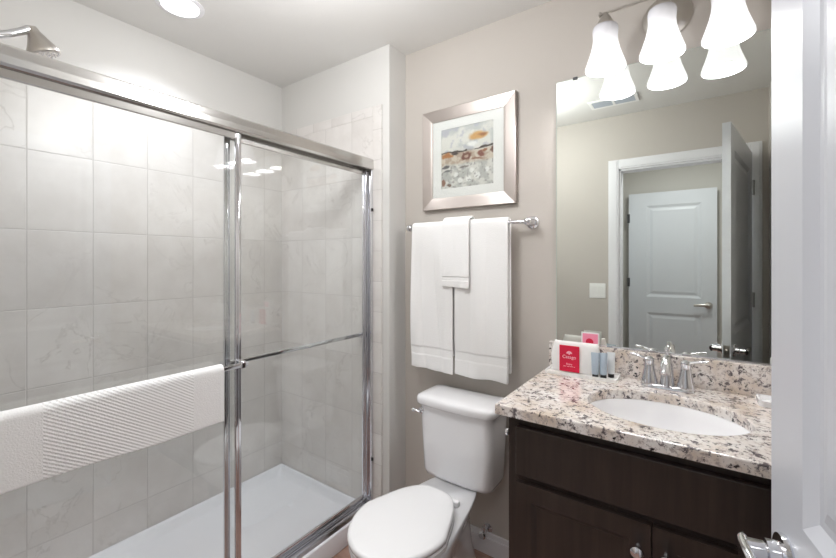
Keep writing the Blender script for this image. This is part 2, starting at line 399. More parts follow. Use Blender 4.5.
# shift so that the corridor side face (local y=T) passes through HP..FP
for v in d1.data.vertices: v.co.y -= .035
def lever(parent, ox, side, oz, face, m, hingeward=-1):
    """lever handle; face = local y of the door face, side = +1/-1 outward direction, lever runs towards hinge"""
    bm = bmesh.new()
    lathe(bm, [(.030, 0), (.032, side * .003), (.031, side * .009), (.022, side * .011)], (ox, face, oz), 'Y', 40)
    lathe(bm, [(.020, side * .010), (.020, side * .026), (.0155, side * .028), (.0155, side * .050)], (ox, face, oz), 'Y', 28)
    h = obj('door_handle', bm, m, parent, smooth=True)
    pts = spline([(ox + .012, face + side * .052, oz), (ox, face + side * .054, oz + .001), (ox - .04, face + side * .055, oz + .003), (ox - .085, face + side * .052, oz), (ox - .115, face + side * .047, oz - .004)], 5)
    bm = bmesh.new()
    rings = []
    for i, p in enumerate(pts):
        t = i / (len(pts) - 1); hh = .0165 - .006 * t; ww = .009 if i else .005
        rings.append([(p.x, p.y + ww * math.cos(a), p.z + hh * math.sin(a)) for a in [2 * PI * k / 14 for k in range(14)]])
    loft(bm, rings); obj('lever', bm, m, h, smooth=True)
    return h
lever(d1, DW - .062, 1, .888, 0, M['chrome'])
lever(d1, DW - .062, -1, .888, -.035, M['chrome'])
obj('latch_plate', B(DW - .0005, DW + .0015, -.030, -.005, .858, .918, bev=.0006), M['nickel'], d1)
bm = bmesh.new(); box(bm, DW + .0015, DW + .009, -.024, -.012, .879, .898, bev=.002); obj('latch_bolt', bm, M['nickel'], d1)
for z in (.22, 1.09, 1.80):
    bm = bmesh.new(); box(bm, -.0015, .0002, -.031, -.004, z - .045, z + .045)
    lathe(bm, [(.006, -.047), (.006, .047)], (-.0045, -.0415, z), 'Z', 12)
    obj('hinge', bm, M['hinge'], d1, smooth=True)
for z in (.235, 1.105, 1.815):
    bm = B(OX1 - .002, OX1 - .0002, .012, .048, z - .045, z + .045, bev=.0006)
    o = struct('trim_hinge_leaf', bm, M['hinge'])

# hallway door leaf standing in front of the hall's back wall
HD0, HDW = -.585, .735
bm = panel_slab(HDW, 2.03, .035, [(.12, HDW - .16, .20, .82), (.12, HDW - .16, .98, 1.90)], rec=.009, mw=.022)
d2 = struct('door_2', bm, mat('hall_door_paint', (208, 212, 216), .4)); d2.location = (HD0 + HDW, -1.285, .008); d2.rotation_euler = (0, 0, PI)
h = lever(d2, .065, -1, .92, 0, M['nickel'])
for c in h.children:
    for v in c.data.vertices: v.co.x = .13 - v.co.x
for z in (.22, 1.12, 1.78):
    obj('hinge', B(HDW - .01, HDW + .012, -.004, .0, z - .045, z + .045), M['bronze'], d2)
bm = bmesh.new()
box(bm, HX0, HX0 + .016, -1.27, -.35, 2.03, 2.10, bev=.003); box(bm, HX0, HX0 + .016, -1.30, -1.23, 0, 2.10, bev=.003); box(bm, HX0, HX0 + .016, -.35, -.28, 0, 2.10, bev=.003)
struct('trim_3', bm, M['trim'])
bm = panel_slab(.88, 2.03, .01, [(.12, .76, .20, .82), (.12, .76, .98, 1.90)], both=False)
d3 = struct('door_3', bm, bpy.data.materials['hall_door_paint']); d3.location = (HX0 + .012, -1.23, 0); d3.rotation_euler = (0, 0, PI / 2)

# ------------------------------------------------------------------ shower pan, enclosure and doors
pan = thing('shower_pan', 'white acrylic shower pan on the floor behind the glass doors', 'shower pan', (0, 0, 0))
x0, x1, y0, y1 = XL + TT + .001, -1.43, YF + .002, E - TT - .001
def rect(a, z, dz=0): return [(x0 + a, y0 + a, z), (x1 - a, y0 + a, z), (x1 - a, y1 - a, z), (x0 + a, y1 - a, z)]
def rrect(a, z, r, n=6):
    out = []
    for cx, cy, s in ((x1 - a - r, y1 - a - r, 0), (x0 + a + r, y1 - a - r, 1), (x0 + a + r, y0 + a + r, 2), (x1 - a - r, y0 + a + r, 3)):
        for k in range(n + 1):
            t = PI / 2 * (s + k / n); out.append((cx + r * math.cos(t), cy + r * math.sin(t), z))
    return out
bm = bmesh.new(); loft(bm, [rrect(0, .0, .001), rrect(0, .078, .001), rrect(.006, .082, .003), rrect(.016, .080, .008), rrect(.022, .068, .012), rrect(.040, .040, .03), rrect(.052, .034, .04), rrect(.25, .028, .05)])
obj('basin', bm, M['acrylic'], pan, smooth=True, angle=60)
bm = bmesh.new(); box(bm, -1.43, -1.350, y0, y1 - .0005, 0, .098, bev=.008, seg=3); obj('threshold', bm, M['acrylic'], pan, smooth=True)
bm = lathe(bmesh.new(), [(.045, 0), (.045, .003), (.038, .004)], (-1.80, .35, .028), 'Z', 32); obj('drain', bm, M['chrome'], pan, smooth=True, label='round chrome drain')

fr = thing('shower_enclosure', 'brushed metal header, wall jamb and sill rail of the sliding shower enclosure', 'shower frame', (0, 0, 0))
FX0, FX1 = -1.425, -1.365
YB = YF + .001; YE = E - TT - .0015
bm = bmesh.new()
pr = [(FX0, 1.818), (FX0, 1.868), (FX0 + .006, 1.875), (FX1 - .014, 1.8765), (FX1 - .010, 1.872), (FX1 - .004, 1.872), (FX1, 1.867), (FX1 + .001, 1.845), (FX1 + .0035, 1.825), (FX1, 1.818), (FX1 - .006, 1.816), (FX1 - .006, 1.835), (FX0 + .006, 1.835), (FX0 + .006, 1.816)]
loft(bm, [[(p[0], y, p[1]) for p in pr] for y in (YB, YE)]); obj('header', bm, M['brushed'], fr)
bm = bmesh.new()
box(bm, FX0 + .002, FX1 - .002, YE - .010, YE, .112, 1.816, bev=.001)
for xx in (FX0 + .004, -1.399, FX1 - .006): box(bm, xx, xx + .003, YE - .014, YE - .008, .112, 1.816)
obj('wall_jamb', bm, M['chrome'], fr)
bm = bmesh.new(); box(bm, FX0 + .002, FX1 - .002, YB, YB + .012, .112, 1.816, bev=.001); obj('wall_jamb', bm, M['chrome'], fr)
bm = bmesh.new(); pr = [(FX0, .0985), (FX0, .114), (FX0 + .005, .116), (FX0 + .012, .114), (FX0 + .014, .106), (-1.399, .105), (-1.397, .113), (-1.393, .113), (-1.391, .105), (FX1 - .012, .104), (FX1 - .010, .110), (FX1 - .004, .110), (FX1 + .004, .0985)]
loft(bm, [[(p[0], y, p[1]) for p in pr] for y in (YB, YE)]); obj('sill_rail', bm, M['chrome'], fr)
for z in (1.61, .33):
    bm = B(FX1 - .004, FX1 + .006, YE - .016, YE - .006, z - .008, z + .008, bev=.002); obj('bumper', bm, M['black'], fr, label='small black rubber bumper')

def sliding(name, label, x, ya, yb, barx, side, bary, bz):
    t = thing(name, label, 'shower door', (x, (ya + yb) / 2, .117)); ox, oy, oz = t.location
    T = lambda xa, xb, yc, yd, z0, z1, **k: B(xa, xb, yc - oy, yd - oy, z0 - oz, z1 - oz, **k)
    z0, z1 = .117, 1.8155
    bm = bmesh.new()
    sw, th = .022, .011
    for a, b in ((ya, ya + sw), (yb - sw, yb)):
        box(bm, -th / 2, th / 2, a - oy, b - oy, 0, z1 - oz, bev=.0025, seg=3); box(bm, -th / 2 - .0025, th / 2 + .0025, (a + b) / 2 - .004 - oy, (a + b) / 2 + .004 - oy, .001, z1 - oz - .001, bev=.002)
    obj('stile', bm, M['chrome'], t, smooth=True)
    bm = bmesh.new()
    box(bm, -th / 2, th / 2, ya + sw - oy, yb - sw - oy, z1 - oz - .024, z1 - oz, bev=.002)
    obj('top_rail', bm, M['brushed'], t)
    bm = bmesh.new(); box(bm, -th / 2, th / 2, ya + sw - oy, yb - sw - oy, 0, .028, bev=.002); obj('bottom_rail', bm, M['chrome'], t)
    obj('glass_pane', T(-.003, .003, ya + sw - .006, yb - sw + .006, z0 + .022, z1 - .020), M['glass'], t)
    # towel bar on brackets fixed to the stiles
    bx = side * barx
    bm = bmesh.new(); a, b = bary
    box(bm, bx - .004, bx + .004, a - oy, b - oy, bz - oz - .009, bz - oz + .009, bev=.003)
    br = obj('towel_rail', bm, M['chrome'], t, smooth=True)
    for yy in (ya + sw / 2, yb - sw / 2):
        bm = bmesh.new(); xa, xb = sorted((side * (th / 2 + .001), bx + side * .006))
        box(bm, xa, xb, yy - oy - .010, yy - oy + .010, bz - oz - .014, bz - oz + .014, bev=.004, seg=3)
        obj('rail_bracket', bm, M['chrome'], br, smooth=True)
    return t
sliding('sliding_shower_door', 'sliding glass shower door on the outer track carrying the white bath mat', -1.3775, YB + .014, .816, .034, 1, (YB + .02, .824), .972)
sliding('sliding_shower_door', 'sliding glass shower door on the inner track next to the tiled end wall', -1.4065, .7675, YE - .0155, .032, -1, (.775, YE - .014), .963)

# ------------------------------------------------------------------ draped cloths
def drape(name, label, cat, m, axis, a0, a1, c, r, ztop, zfront, zback, thick, folds=.004, seed=0, front=1, group=None, flare=.0, skew=0, bend=None, nu=40):
    """cloth over a bar running along axis ('x' or 'y'); c = bar centre in the other axis; front = sign of the outer side"""
    bm = bmesh.new(); prof = []
    nf = 26
    for i in range(nf + 1):
        t = i / nf; z = zfront + (ztop - zfront) * t; prof.append((front * (r + .002), z, 1 - t, 0))
    for k in range(1, 9):
        a = PI * k / 9; prof.append((front * (r + .002) * math.cos(a), ztop + (r + .002) * math.sin(a), 0, 0))
    for i in range(nf + 1):
        t = i / nf; z = ztop + (zback - ztop) * t; prof.append((-front * (r + .002), z, t, 1))
    rows = []
    for i in range(nu + 1):
        u = i / nu; a = a0 + (a1 - a0) * u; row = []
        for (d, z, hang, back) in prof:
            e = noise.noise(Vector((u * 3.1 + seed * 5.3, hang * .8 + back * 7, seed))) * folds * (0.1 + hang * hang * 1.7) * 2
            e += math.sin(u * 9 + seed) * folds * hang * .6
            e = max(e, -.0008)
            aa = (a - (a0 + a1) / 2) * (1 + flare * hang) + (a0 + a1) / 2 + skew * hang
            zz = z - (noise.noise(Vector((u * 2 + seed, 3, back))) * .010 + (u - .5) * (0.006)) * hang
            if bend: zz += bend(u, hang, back)
            off = d + (e if not back else -abs(e) * .3) * (front if d * front > 0 else front)
            row.append((aa, c + off, zz) if axis == 'x' else (c + off, aa, zz))
        rows.append(row)
    loft(bm, rows, cap=False, closed=False)
    o = obj(name, bm, m, smooth=True, angle=180)
    me = o.data; pf = max(me.polygons, key=lambda p: p.center.z)
    if pf.normal.z < 0: me.flip_normals()
    s = o.modifiers.new('s', 'SOLIDIFY'); s.thickness = thick; s.offset = 1; 
    s2 = o.modifiers.new('b', 'BEVEL'); s2.width = thick * .42; s2.segments = 3; s2.limit_method = 'ANGLE'; s2.angle_limit = math.radians(50)
    tag(o, label, cat, group)
    return o
drape('bath_mat', 'white textured bath mat draped over the rail of the outer shower door', 'bath mat', M['mat_cloth'], 'y', .10, .726, -1.3435, .0085, .972, .800, .83, .009, folds=.003, seed=2, front=1,
      bend=lambda u, h, b: (.022 * h * max(0, (.12 - u)) / .12 * 0))
TBY = D - .062; TBZ = 1.513
drape('bath_towel', 'folded white bath towel hanging from the left half of the wall towel bar', 'towel', M['towel'], 'x', -1.163, -.932, TBY, .0085, TBZ, .822, .90, .014, folds=.017, seed=1, front=-1, flare=.04, group=None)
drape('bath_towel', 'folded white bath towel hanging from the right half of the wall towel bar', 'towel', M['towel'], 'x', -.918, -.662, TBY, .0085, TBZ, .822, .86, .014, folds=.020, seed=4, front=-1, flare=.02)
drape('hand_towel', 'small white hand towel laid over the two bath towels on the bar', 'hand towel', M['towel'], 'x', -.978, -.838, TBY, .0320, TBZ, 1.226, 1.30, .007, folds=.003, seed=6, front=-1)

# wall towel bar
tb = thing('towel_bar', 'chrome towel bar on the wall below the framed picture', 'towel bar', (-.88, D, TBZ))
bm = tube(bmesh.new(), [(-.30, -.062, 0), (.29, -.062, 0)], .008, 16); obj('rod', bm, M['chrome'], tb, smooth=True)
for sx in (-.312, .300):
    bm = lathe(bmesh.new(), [(.027, -.0005), (.028, -.006), (.024, -.012), (.016, -.016), (.011, -.028), (.010, -.040), (.015, -.047), (.0175, -.056), (.0175, -.066), (.014, -.074), (.006, -.078)], (sx, 0, 0), 'Y', 28)
    obj('post', bm, M['chrome'], tb, smooth=True)

# ------------------------------------------------------------------ shower head
sh = thing('showerhead', 'chrome shower head on a curved arm above the shower doors', 'shower head', (-1.80, YF, 2.0))
bm = lathe(bmesh.new(), [(.03, 0.0005), (.03, .004), (.018, .012)], (0, 0, 0), 'Y', 28); obj('flange', bm, M['chrome'], sh, smooth=True)
arm = spline([(0, .01, 0), (0, .07, .010), (0, .15, .035), (0, .215, .062), (0, .262, .095), (0, .282, .112), (0, .292, .108)], 6)
bm = tube(bmesh.new(), arm, .012, 16); obj('shower_arm', bm, M['chrome'], sh, smooth=True)
bm = bmesh.new(); lathe(bm, [(.013, .046), (.017, .030), (.022, .020), (.032, -.002), (.043, -.022), (.046, -.030), (.046, -.036), (.042, -.040)], (0, 0, 0), 'Z', 36)
R = Matrix.Rotation(math.radians(24), 4, 'X'); 
for v in bm.verts: v.co = R @ v.co + Vector((0, .305, .079))
hd = obj('spray_head', bm, M['nickel'], sh, smooth=True)
bm = bmesh.new()
for rr, nn in ((.012, 6), (.024, 12), (.036, 18)):
    for k in range(nn):
        a = 2 * PI * k / nn; lathe(bm, [(.0024, -.039), (.0018, -.044)], (rr * math.cos(a), rr * math.sin(a), 0), 'Z', 6)
for v in bm.verts: v.co = R @ v.co + Vector((0, .305, .079))
obj('nozzles', bm, M['chrome'], hd, label='ring of small chrome nozzles')

# recessed light
rl = thing('recessed_light', 'round white recessed ceiling light over the shower', 'ceiling light', (RX, RY, H))
bm = lathe(bmesh.new(), [(.092, -.0005), (.092, -.004), (.073, -.009), (.069, -.004), (.069, -.0005)], (0, 0, 0), 'Z', 48, cap=False); obj('trim_ring', bm, M['trim'], rl, smooth=True)
bm = lathe(bmesh.new(), [(.069, -.0012), (.069, -.005)], (0, 0, 0), 'Z', 48); obj('diffuser', bm, M['led'], rl)
# ceiling vent
vt = thing('ceiling_vent', 'small white two-panel air vent in the ceiling near the doorway', 'vent', (-.47, .37, H))
bm = bmesh.new()
for a, b, c, d in ((-.15, .15, -.075, -.055), (-.15, .15, .055, .075), (-.15, -.13, -.055, .055), (.13, .15, -.055, .055), (-.008, .008, -.055, .055)): box(bm, a, b, c, d, -.008, -.0005, bev=.001)
obj('vent_frame', bm, M['white_plastic'], vt)
gv = mat('vent_louvre_paint', (176, 184, 194), .6)
for k in range(6):
    y = -.045 + k * .018
    bm = bmesh.new()
    for a, b in ((-.13, -.008), (.008, .13)):
        bx = bmesh.new(); box(bx, a, b, y - .008, y + .005, -.007, -.0055)
        bx.to_mesh(me := bpy.data.meshes.new('t')); bm.from_mesh(me); bx.free(); bpy.data.meshes.remove(me)
    obj('louvre', bm, gv, vt)

# light switch
sw = thing('light_switch', 'white double rocker light switch plate on the wall beside the doorway', 'light switch', (-.632, YF, 1.118))
obj('wall_plate', B(-.058, .058, .0005, .006, -.058, .058, bev=.003, seg=3), M['white_plastic'], sw, smooth=True)
for s in (-.023, .023):
    bm = bmesh.new(); box(bm, s - .0165, s + .0165, .006, .0085, -.034, .034, bev=.001)
    for v in bm.verts:
        if v.co.y > .007: v.co.y += .0025 * (v.co.z / .034)
    obj('rocker', bm, M['white_plastic'], sw)

# ------------------------------------------------------------------ toilet
TX = -.860
tl = thing('toilet', 'white two-piece toilet with closed lid between shower and vanity', 'toilet', (TX, D, 0))
def egg(z, yf, yb, w, wb, yc=None, nf=2.0, nb=2.6, n=56):
    yc = yc if yc is not None else (yf + .52 * (yb - yf)); out = []
    for i in range(n):
        t = 2 * PI * i / n; c, s = math.cos(t), math.sin(t)
        if c <= 0:
            y = yc + (yc - yf) * -abs(c) ** (2 / nf); x = math.copysign(abs(s) ** (2 / nf), s) * w
        else:
            k = abs(c) ** (2 / nb); y = yc + (yb - yc) * k; x = math.copysign(abs(s) ** (2 / nb), s) * (w + (wb - w) * k ** .8)
        out.append((x, y - D, z))
    return out
bm = bmesh.new()
lv = [(0, 1.09, 1.60, .105, .10, 1.25, 2.3), (.012, 1.085, 1.605, .108, .103, 1.25, 2.3), (.05, 1.09, 1.60, .098, .098, 1.25, 2.3), (.12, 1.10, 1.58, .088, .09, 1.22, 2.2),
      (.19, 1.07, 1.57, .098, .085, 1.20, 2.1), (.25, 1.00, 1.56, .135, .085, 1.17, 2.0), (.30, .952, 1.56, .162, .09, 1.15, 2.0), (.34, .924, 1.58, .171, .105, 1.14, 2.0), (.37, .918, 1.60, .174, .118, 1.14, 2.0), (.378, .923, 1.597, .170, .115, 1.14, 2.0)]
loft(bm, [egg(z, a, b, w_, wb, yc, nf=nf, nb=3.0) for z, a, b, w_, wb, yc, nf in lv]); obj('bowl', bm, M['porcelain'], tl, smooth=True, angle=70)
for s in (-1, 1):
    bm = lathe(bmesh.new(), [(.014, 0), (.014, .006), (.008, .016), (.001, .018)], (s * .118, 1.38 - D, 0), 'Z', 16); obj('bolt_cap', bm, M['porcelain'], tl, smooth=True)
bm = bmesh.new(); sl = [(.380, 0), (.382, .003), (.397, .004), (.401, 0)]
loft(bm, [egg(z, .918 - o, 1.345, .172 + o, .122, 1.13, nb=3.2) for z, o in sl]); obj('seat_ring', bm, M['seat'], tl, smooth=True)
bm = bmesh.new(); sl = [(.4035, -.002), (.406, .003), (.417, .0045), (.424, .001), (.4275, -.008), (.4295, -.03), (.431, -.07), (.4315, -.12)]
loft(bm, [egg(z, .914 - o, 1.358 + min(o, 0) * .6, .172 + o, .118 + min(o, 0) * .6 + .002, 1.13, nb=2.9) for z, o in sl]); ld = obj('seat_lid', bm, M['seat'], tl, smooth=True, angle=70)
for s in (-1, 1):
    bm = bmesh.new(); box(bm, s * .075 - .02, s * .075 + .02, 1.350 - D, 1.374 - D, .379, .402, bev=.006, seg=3); obj('seat_hinge', bm, M['seat'], tl, smooth=True)
def rr(cx, cy, hx, hy, r, z, bow=0, n=8):
    out = []
    for sx, sy, s in ((1, 1, 0), (-1, 1, 1), (-1, -1, 2), (1, -1, 3)):
        for k in range(n + 1):
            t = PI / 2 * (s + k / n)
            x = cx + sx * (hx - r) + r * math.cos(t); y = cy + sy * (hy - r) + r * math.sin(t)
            if sy < 0: y -= bow * (1 - ((x - cx) / hx) ** 2)
            out.append((x, y, z))
        if sx == -1 and sy == 1: pass
        if sx == -1 and sy == -1:
            for q in range(1, 8):
                x = cx - (hx - r) + 2 * (hx - r) * q / 8; out.append((x, cy - hy - bow * (1 - ((x - cx) / hx) ** 2), z))
    return out
KX = -.002; ty = 1.565 - D
bm = bmesh.new()
loft(bm, [rr(KX, ty + .008, hx, hy, .035, z, bow) for z, hx, hy, bow in ((.379, .150, .070, .006), (.385, .163, .078, .010), (.405, .170, .083, .012), (.55, .176, .089, .013), (.685, .181, .094, .014), (.700, .181, .094, .014))])
obj('tank', bm, M['porcelain'], tl, smooth=True, angle=60)
bm = bmesh.new()
loft(bm, [rr(KX, ty + .004, hx, hy, .035, z, bow) for z, hx, hy, bow in ((.7005, .180, .094, .014), (.702, .191, .101, .016), (.710, .195, .104, .017), (.726, .195, .104, .017), (.736, .191, .100, .017), (.741, .180, .090, .015), (.744, .145, .06, .01), (.7445, .10, .04, .0))])
obj('tank_lid', bm, M['porcelain'], tl, smooth=True, angle=70)
bm = bmesh.new(); fx, fy, fz = KX - .160, ty + .008 - .094 - .004, .672
lathe(bm, [(.014, .006), (.014, -.006), (.009, -.009), (.008, -.018)], (fx, fy, fz), 'Y', 24)
pts = spline([(fx + .006, fy - .020, fz), (fx - .005, fy - .024, fz + .001), (fx - .018, fy - .026, fz + .003), (fx - .030, fy - .024, fz + .005)], 4)
tube(bm, pts, [.006 + .003 * min(1, i / 10) for i in range(len(pts))], 12)
obj('flush_lever', bm, M['chrome'], tl, smooth=True, label='chrome flush lever')
# water supply valve on the wall behind
sv = thing('supply_valve', 'small chrome water supply valve low on the wall behind the toilet', 'valve', (-.790, D - .014, .085))
bm = bmesh.new(); lathe(bm, [(.022, .0135), (.022, .010), (.008, .006), (.008, -.035)], (0, 0, .03), 'Y', 20); lathe(bm, [(.009, -.014), (.009, .03)], (0, -.033, .03), 'Z', 16)
obj('valve_body', bm, M['chrome'], sv, smooth=True)
bm = lathe(bmesh.new(), [(.015, -.042), (.017, -.050), (.012, -.056)], (0, 0, .03), 'Y', 12); obj('valve_knob', bm, M['chrome'], sv, smooth=True)

# ------------------------------------------------------------------ vanity
CH = .912; CT = .030; VX0, VX1 = -.476, XR - .004; VY = 1.160
vn = thing('vanity_cabinet', 'dark espresso wood bathroom vanity cabinet under the granite counter', 'cabinet', ((VX0 + VX1) / 2, D, 0))
vo = Vector(((VX0 + VX1) / 2, D, 0))
def VB(xa, xb, ya, yb, za, zb, **k): return B(xa - vo.x, xb - vo.x, ya - vo.y, yb - vo.y, za, zb, **k)
top = CH - CT - .001
bm = bmesh.new()
def vb(*a, **k): box(bm, a[0] - vo.x, a[1] - vo.x, a[2] - vo.y, a[3] - vo.y, a[4], a[5], **k)
vb(VX0, VX0 + .016, VY, D - .001, 0, top); vb(VX1 - .016, VX1, VY, D - .001, 0, top); vb(VX0, VX1, D - .012, D - .001, .1, top)
vb(VX0 + .016, VX1 - .016, VY + .02, D - .012, .10, .116); vb(VX0 + .016, VX1 - .016, VY + .07, VY + .082, 0, .10)
obj('carcass', bm, M['espresso'], vn)
bm = bmesh.new()
vb(VX0 + .001, VX0 + .040, VY - .001, VY + .017, .10, top); vb(VX1 - .040, VX1, VY - .001, VY + .017, .10, top)
for za, zb in ((top - .045, top), (.665, .735), (.10, .14)): vb(VX0 + .04, VX1 - .04, VY - .001, VY + .017, za, zb)
vb(-.112, -.072, VY - .001, VY + .017, .14, .665)
obj('face_frame', bm, M['espresso'], vn)
dx0, dx1 = -.447, VX1 - .022; mid = -.0925
bm = VB(dx0, dx1, VY - .021, VY - .0012, .708, .852, bev=.003); obj('drawer_front', bm, M['espresso'], vn, label='wide flat false drawer front')
for a, b, kx in ((dx0, mid - .0025, mid - .030), (mid + .0025, dx1, mid + .030)):
    bm = panel_slab(b - a, .555, .020, [(.048, b - a - .048, .048, .555 - .048)], both=False, rec=.008, mw=.014, raised=False)
    d = obj('cabinet_door', bm, M['espresso'], vn); d.location = (a - vo.x, VY - .0212 - vo.y, .132)
    bm = lathe(bmesh.new(), [(.008, 0.0), (.0075, -.004), (.0055, -.008), (.0055, -.016), (.013, -.021), (.0155, -.026), (.0145, -.031), (.009, -.035), (.002, -.036)], (kx - a, 0, .494), 'Y', 24)
    obj('knob', bm, M['chrome'], d, smooth=True, label='round chrome knob')

# countertop with oval cut-out
SX, SY, SA, SB = -.083, 1.366, .205, .158
ctp = thing('countertop', 'speckled cream and brown granite vanity top with an oval sink cut-out', 'countertop', (SX, SY, CH - CT))
bm = bmesh.new(); N = 72
cx0, cx1, cy0, cy1 = -.505 - SX, XR - .001 - SX, 1.122 - SY, D - .001 - SY
def outer(t):
    c, s = math.cos(t), math.sin(t); k = min((cx1 if c > 0 else -cx0) / abs(c) if abs(c) > 1e-9 else 1e9, (cy1 if s > 0 else -cy0) / abs(s) if abs(s) > 1e-9 else 1e9)
    return c * k, s * k
angs = sorted(set([2 * PI * i / N for i in range(N)] + [math.atan2(y, x) % (2 * PI) for x in (cx0, cx1) for y in (cy0, cy1)]))
bv = .004
def ringo(z, ins):
    out = []
    for t in angs:
        x, y = outer(t); out.append((max(cx0 + ins, min(cx1 - ins, x)), max(cy0 + ins, min(cy1 - ins, y)), z))
    return out
def ringi(z, e): return [((SA + e) * math.cos(t), (SB + e) * math.sin(t), z) for t in angs]
rings = [ringi(0, 0), ringo(0, 0), ringo(CT - bv, 0), ringo(CT - bv * .3, bv * .3), ringo(CT, bv), ringi(CT, .004), ringi(CT - .001, .0012), ringi(CT - .004, 0), ringi(0, 0)]
loft(bm, rings, cap=False); bmesh.ops.remove_doubles(bm, verts=bm.verts[:], dist=1e-6)
obj('slab', bm, M['granite'], ctp)
bm = B(cx0, cx1, D - .021 - SY, D - .001 - SY, CT, CT + .1015, bev=.002); obj('backsplash', bm, M['granite'], ctp)

sk = thing('sink', 'white oval undermount basin set below the granite counter', 'sink', (SX, SY, CH - CT))
bm = bmesh.new(); pr = [(1.06, -.0008), (1.0, -.0012), (.985, -.004), (.955, -.03), (.88, -.07), (.72, -.108), (.45, -.132), (.14, -.14)]
def er(k, z): return [(SA * k * math.cos(2 * PI * i / 64), SB * k * math.sin(2 * PI * i / 64), z) for i in range(64)]
loft(bm, [er(k, z) for k, z in pr] + [er(.14, -.15), er(.5, -.145), er(.80, -.118), er(.98, -.07), er(1.06, -.02), er(1.06, -.0008)][0:6], cap=False)
obj('basin', bm, M['porcelain'], sk, smooth=True, angle=70)
bm = lathe(bmesh.new(), [(.026, -.1395), (.026, -.136), (.020, -.134), (.017, -.1375)], (0, 0, 0), 'Z', 28); obj('drain', bm, M['chrome'], sk, smooth=True, label='chrome sink drain')

# faucet
fc = thing('faucet', 'chrome two-handle centerset faucet behind the sink', 'faucet', (-.085, 1.597, CH))
bm = bmesh.new()
def stad(hx, hy, z, n=14):
    out = []
    for s in (1, -1):
        for k in range(n + 1):
            t = -PI / 2 + PI * k / n; out.append((s * (hx - hy) + s * hy * math.cos(t), s * hy * math.sin(t), z))
    return out
loft(bm, [stad(.080, .027, .0003), stad(.080, .027, .006), stad(.077, .024, .011), stad(.060, .018, .014)]); obj('base_plate', bm, M['chrome'], fc, smooth=True)
bm = bmesh.new(); pts = spline([(0, .0, .010), (0, .002, .05), (0, -.004, .085), (0, -.03, .107), (0, -.065, .103), (0, -.095, .080), (0, -.102, .070)], 6)
tube(bm, pts, [.0225 - .008 * min(1, i / 16) for i in range(len(pts))], 20); obj('spout', bm, M['chrome'], fc, smooth=True)
bm = bmesh.new(); lathe(bm, [(.003, .05), (.003, .122), (.008, .124), (.009, .131), (.007, .137), (.001, .139)], (0, .023, 0), 'Z', 16); obj('lift_rod', bm, M['chrome'], fc, smooth=True)
for s in (-1, 1):
    bm = bmesh.new(); lathe(bm, [(.0265, .008), (.026, .018), (.021, .040), (.016, .068), (.014, .082), (.016, .088), (.015, .097), (.007, .102), (.001, .103)], (s * .053, 0, 0), 'Z', 28)
    h = obj('handle', bm, M['chrome'], fc, smooth=True)
    bm = bmesh.new(); pts = spline([(s * .053, 0, .093), (s * .070, -.002, .097), (s * .092, -.003, .103), (s * .112, -.003, .106)], 4)
    rings = [[(p.x, p.y + .007 * math.cos(a), p.z + .0048 * math.sin(a)) for a in [2 * PI * k / 12 for k in range(12)]] for p in pts]
    loft(bm, rings); obj('lever', bm, M['chrome'], h, smooth=True)

# mirror
MX0, MX1, MZ0, MZ1 = -.479, XR - .008, CH + .1025, 2.086
mr = thing('wall_mirror', 'large frameless wall mirror above the granite backsplash', 'mirror', ((MX0 + MX1) / 2, D, MZ0))
hw = (MX1 - MX0) / 2
bm = B(-hw, hw, -.0055, -.0005, .0005, MZ1 - MZ0); obj('backing', bm, M['mirror_edge'], mr)
bm = B(-hw + .0015, hw - .0015, -.0062, -.0056, .0025, MZ1 - MZ0 - .0015); obj('mirror_glass', bm, M['mirror'], mr)
obj('bottom_channel', B(-hw, hw, -.0095, -.0066, -.0005, .006, bev=.0008), M['chrome'], mr)
for x in (-hw + .075, hw - .10):
    obj('clip', B(x - .009, x + .009, -.010, -.0005, MZ1 - MZ0 - .006, MZ1 - MZ0 + .004, bev=.001), M['bronze'], mr)

# vanity light
vl = thing('vanity_light', 'brushed nickel three-shade vanity light mounted above the mirror', 'wall light', (-.090, D, 2.235))
bm = bmesh.new(); lathe(bm, [(.076, -.0005), (.077, -.006), (.070, -.014), (.060, -.017), (.054, -.022), (.030, -.027), (.010, -.028)], (0, 0, -.012), 'Y', 48)
obj('backplate', bm, M['nickel'], vl, smooth=True)
bm = bmesh.new(); tube(bm, [(0, -.02, 0), (0, LY - D + .0, 0)], .008, 14); obj('stem', bm, M['nickel'], vl, smooth=True)
bm = bmesh.new(); yb = LY - D
tube(bm, [(-.198, yb, 0), (.184, yb, 0)], .0045, 14)
for s in (-.197, .183): lathe(bm, [(.003, -.006), (.009, -.003), (.009, .003), (.003, .006)], (s, yb, 0), 'X', 16)
obj('bar', bm, M['nickel'], vl, smooth=True)
zt = LZ - 2.235
for lx in LX:
    x = lx + .090
    bm = bmesh.new(); lathe(bm, [(.006, .002), (.010, -.006), (.020, -.022), (.030, -.042), (.033, -.050), (.030, -.052)], (x, yb, 0), 'Z', 32)
    obj('socket_cap', bm, M['nickel'], vl, smooth=True)
    o = [(.067, 0), (.0665, .008), (.059, .030), (.0485, .062), (.0425, .088), (.0405, .108), (.0415, .125), (.0425, .138), (.040, .149), (.028, .154)]
    prof = o + [(r - .003, h_ - .001) for r, h_ in reversed(o[:-1])]
    bm = lathe(bmesh.new(), prof + [prof[0]], (x, yb, zt), 'Z', 48, cap=False); bmesh.ops.remove_doubles(bm, verts=bm.verts[:], dist=1e-6)
    shd = obj('lamp_shade', bm, M['shade'], vl, smooth=True, label='frosted white bell shade')
    bm = lathe(bmesh.new(), [(.008, .146), (.012, .13), (.014, .115), (.024, .095), (.026, .082), (.020, .066), (.008, .058)], (x, yb, zt), 'Z', 20); obj('bulb', bm, M['bulb'], shd, smooth=True)

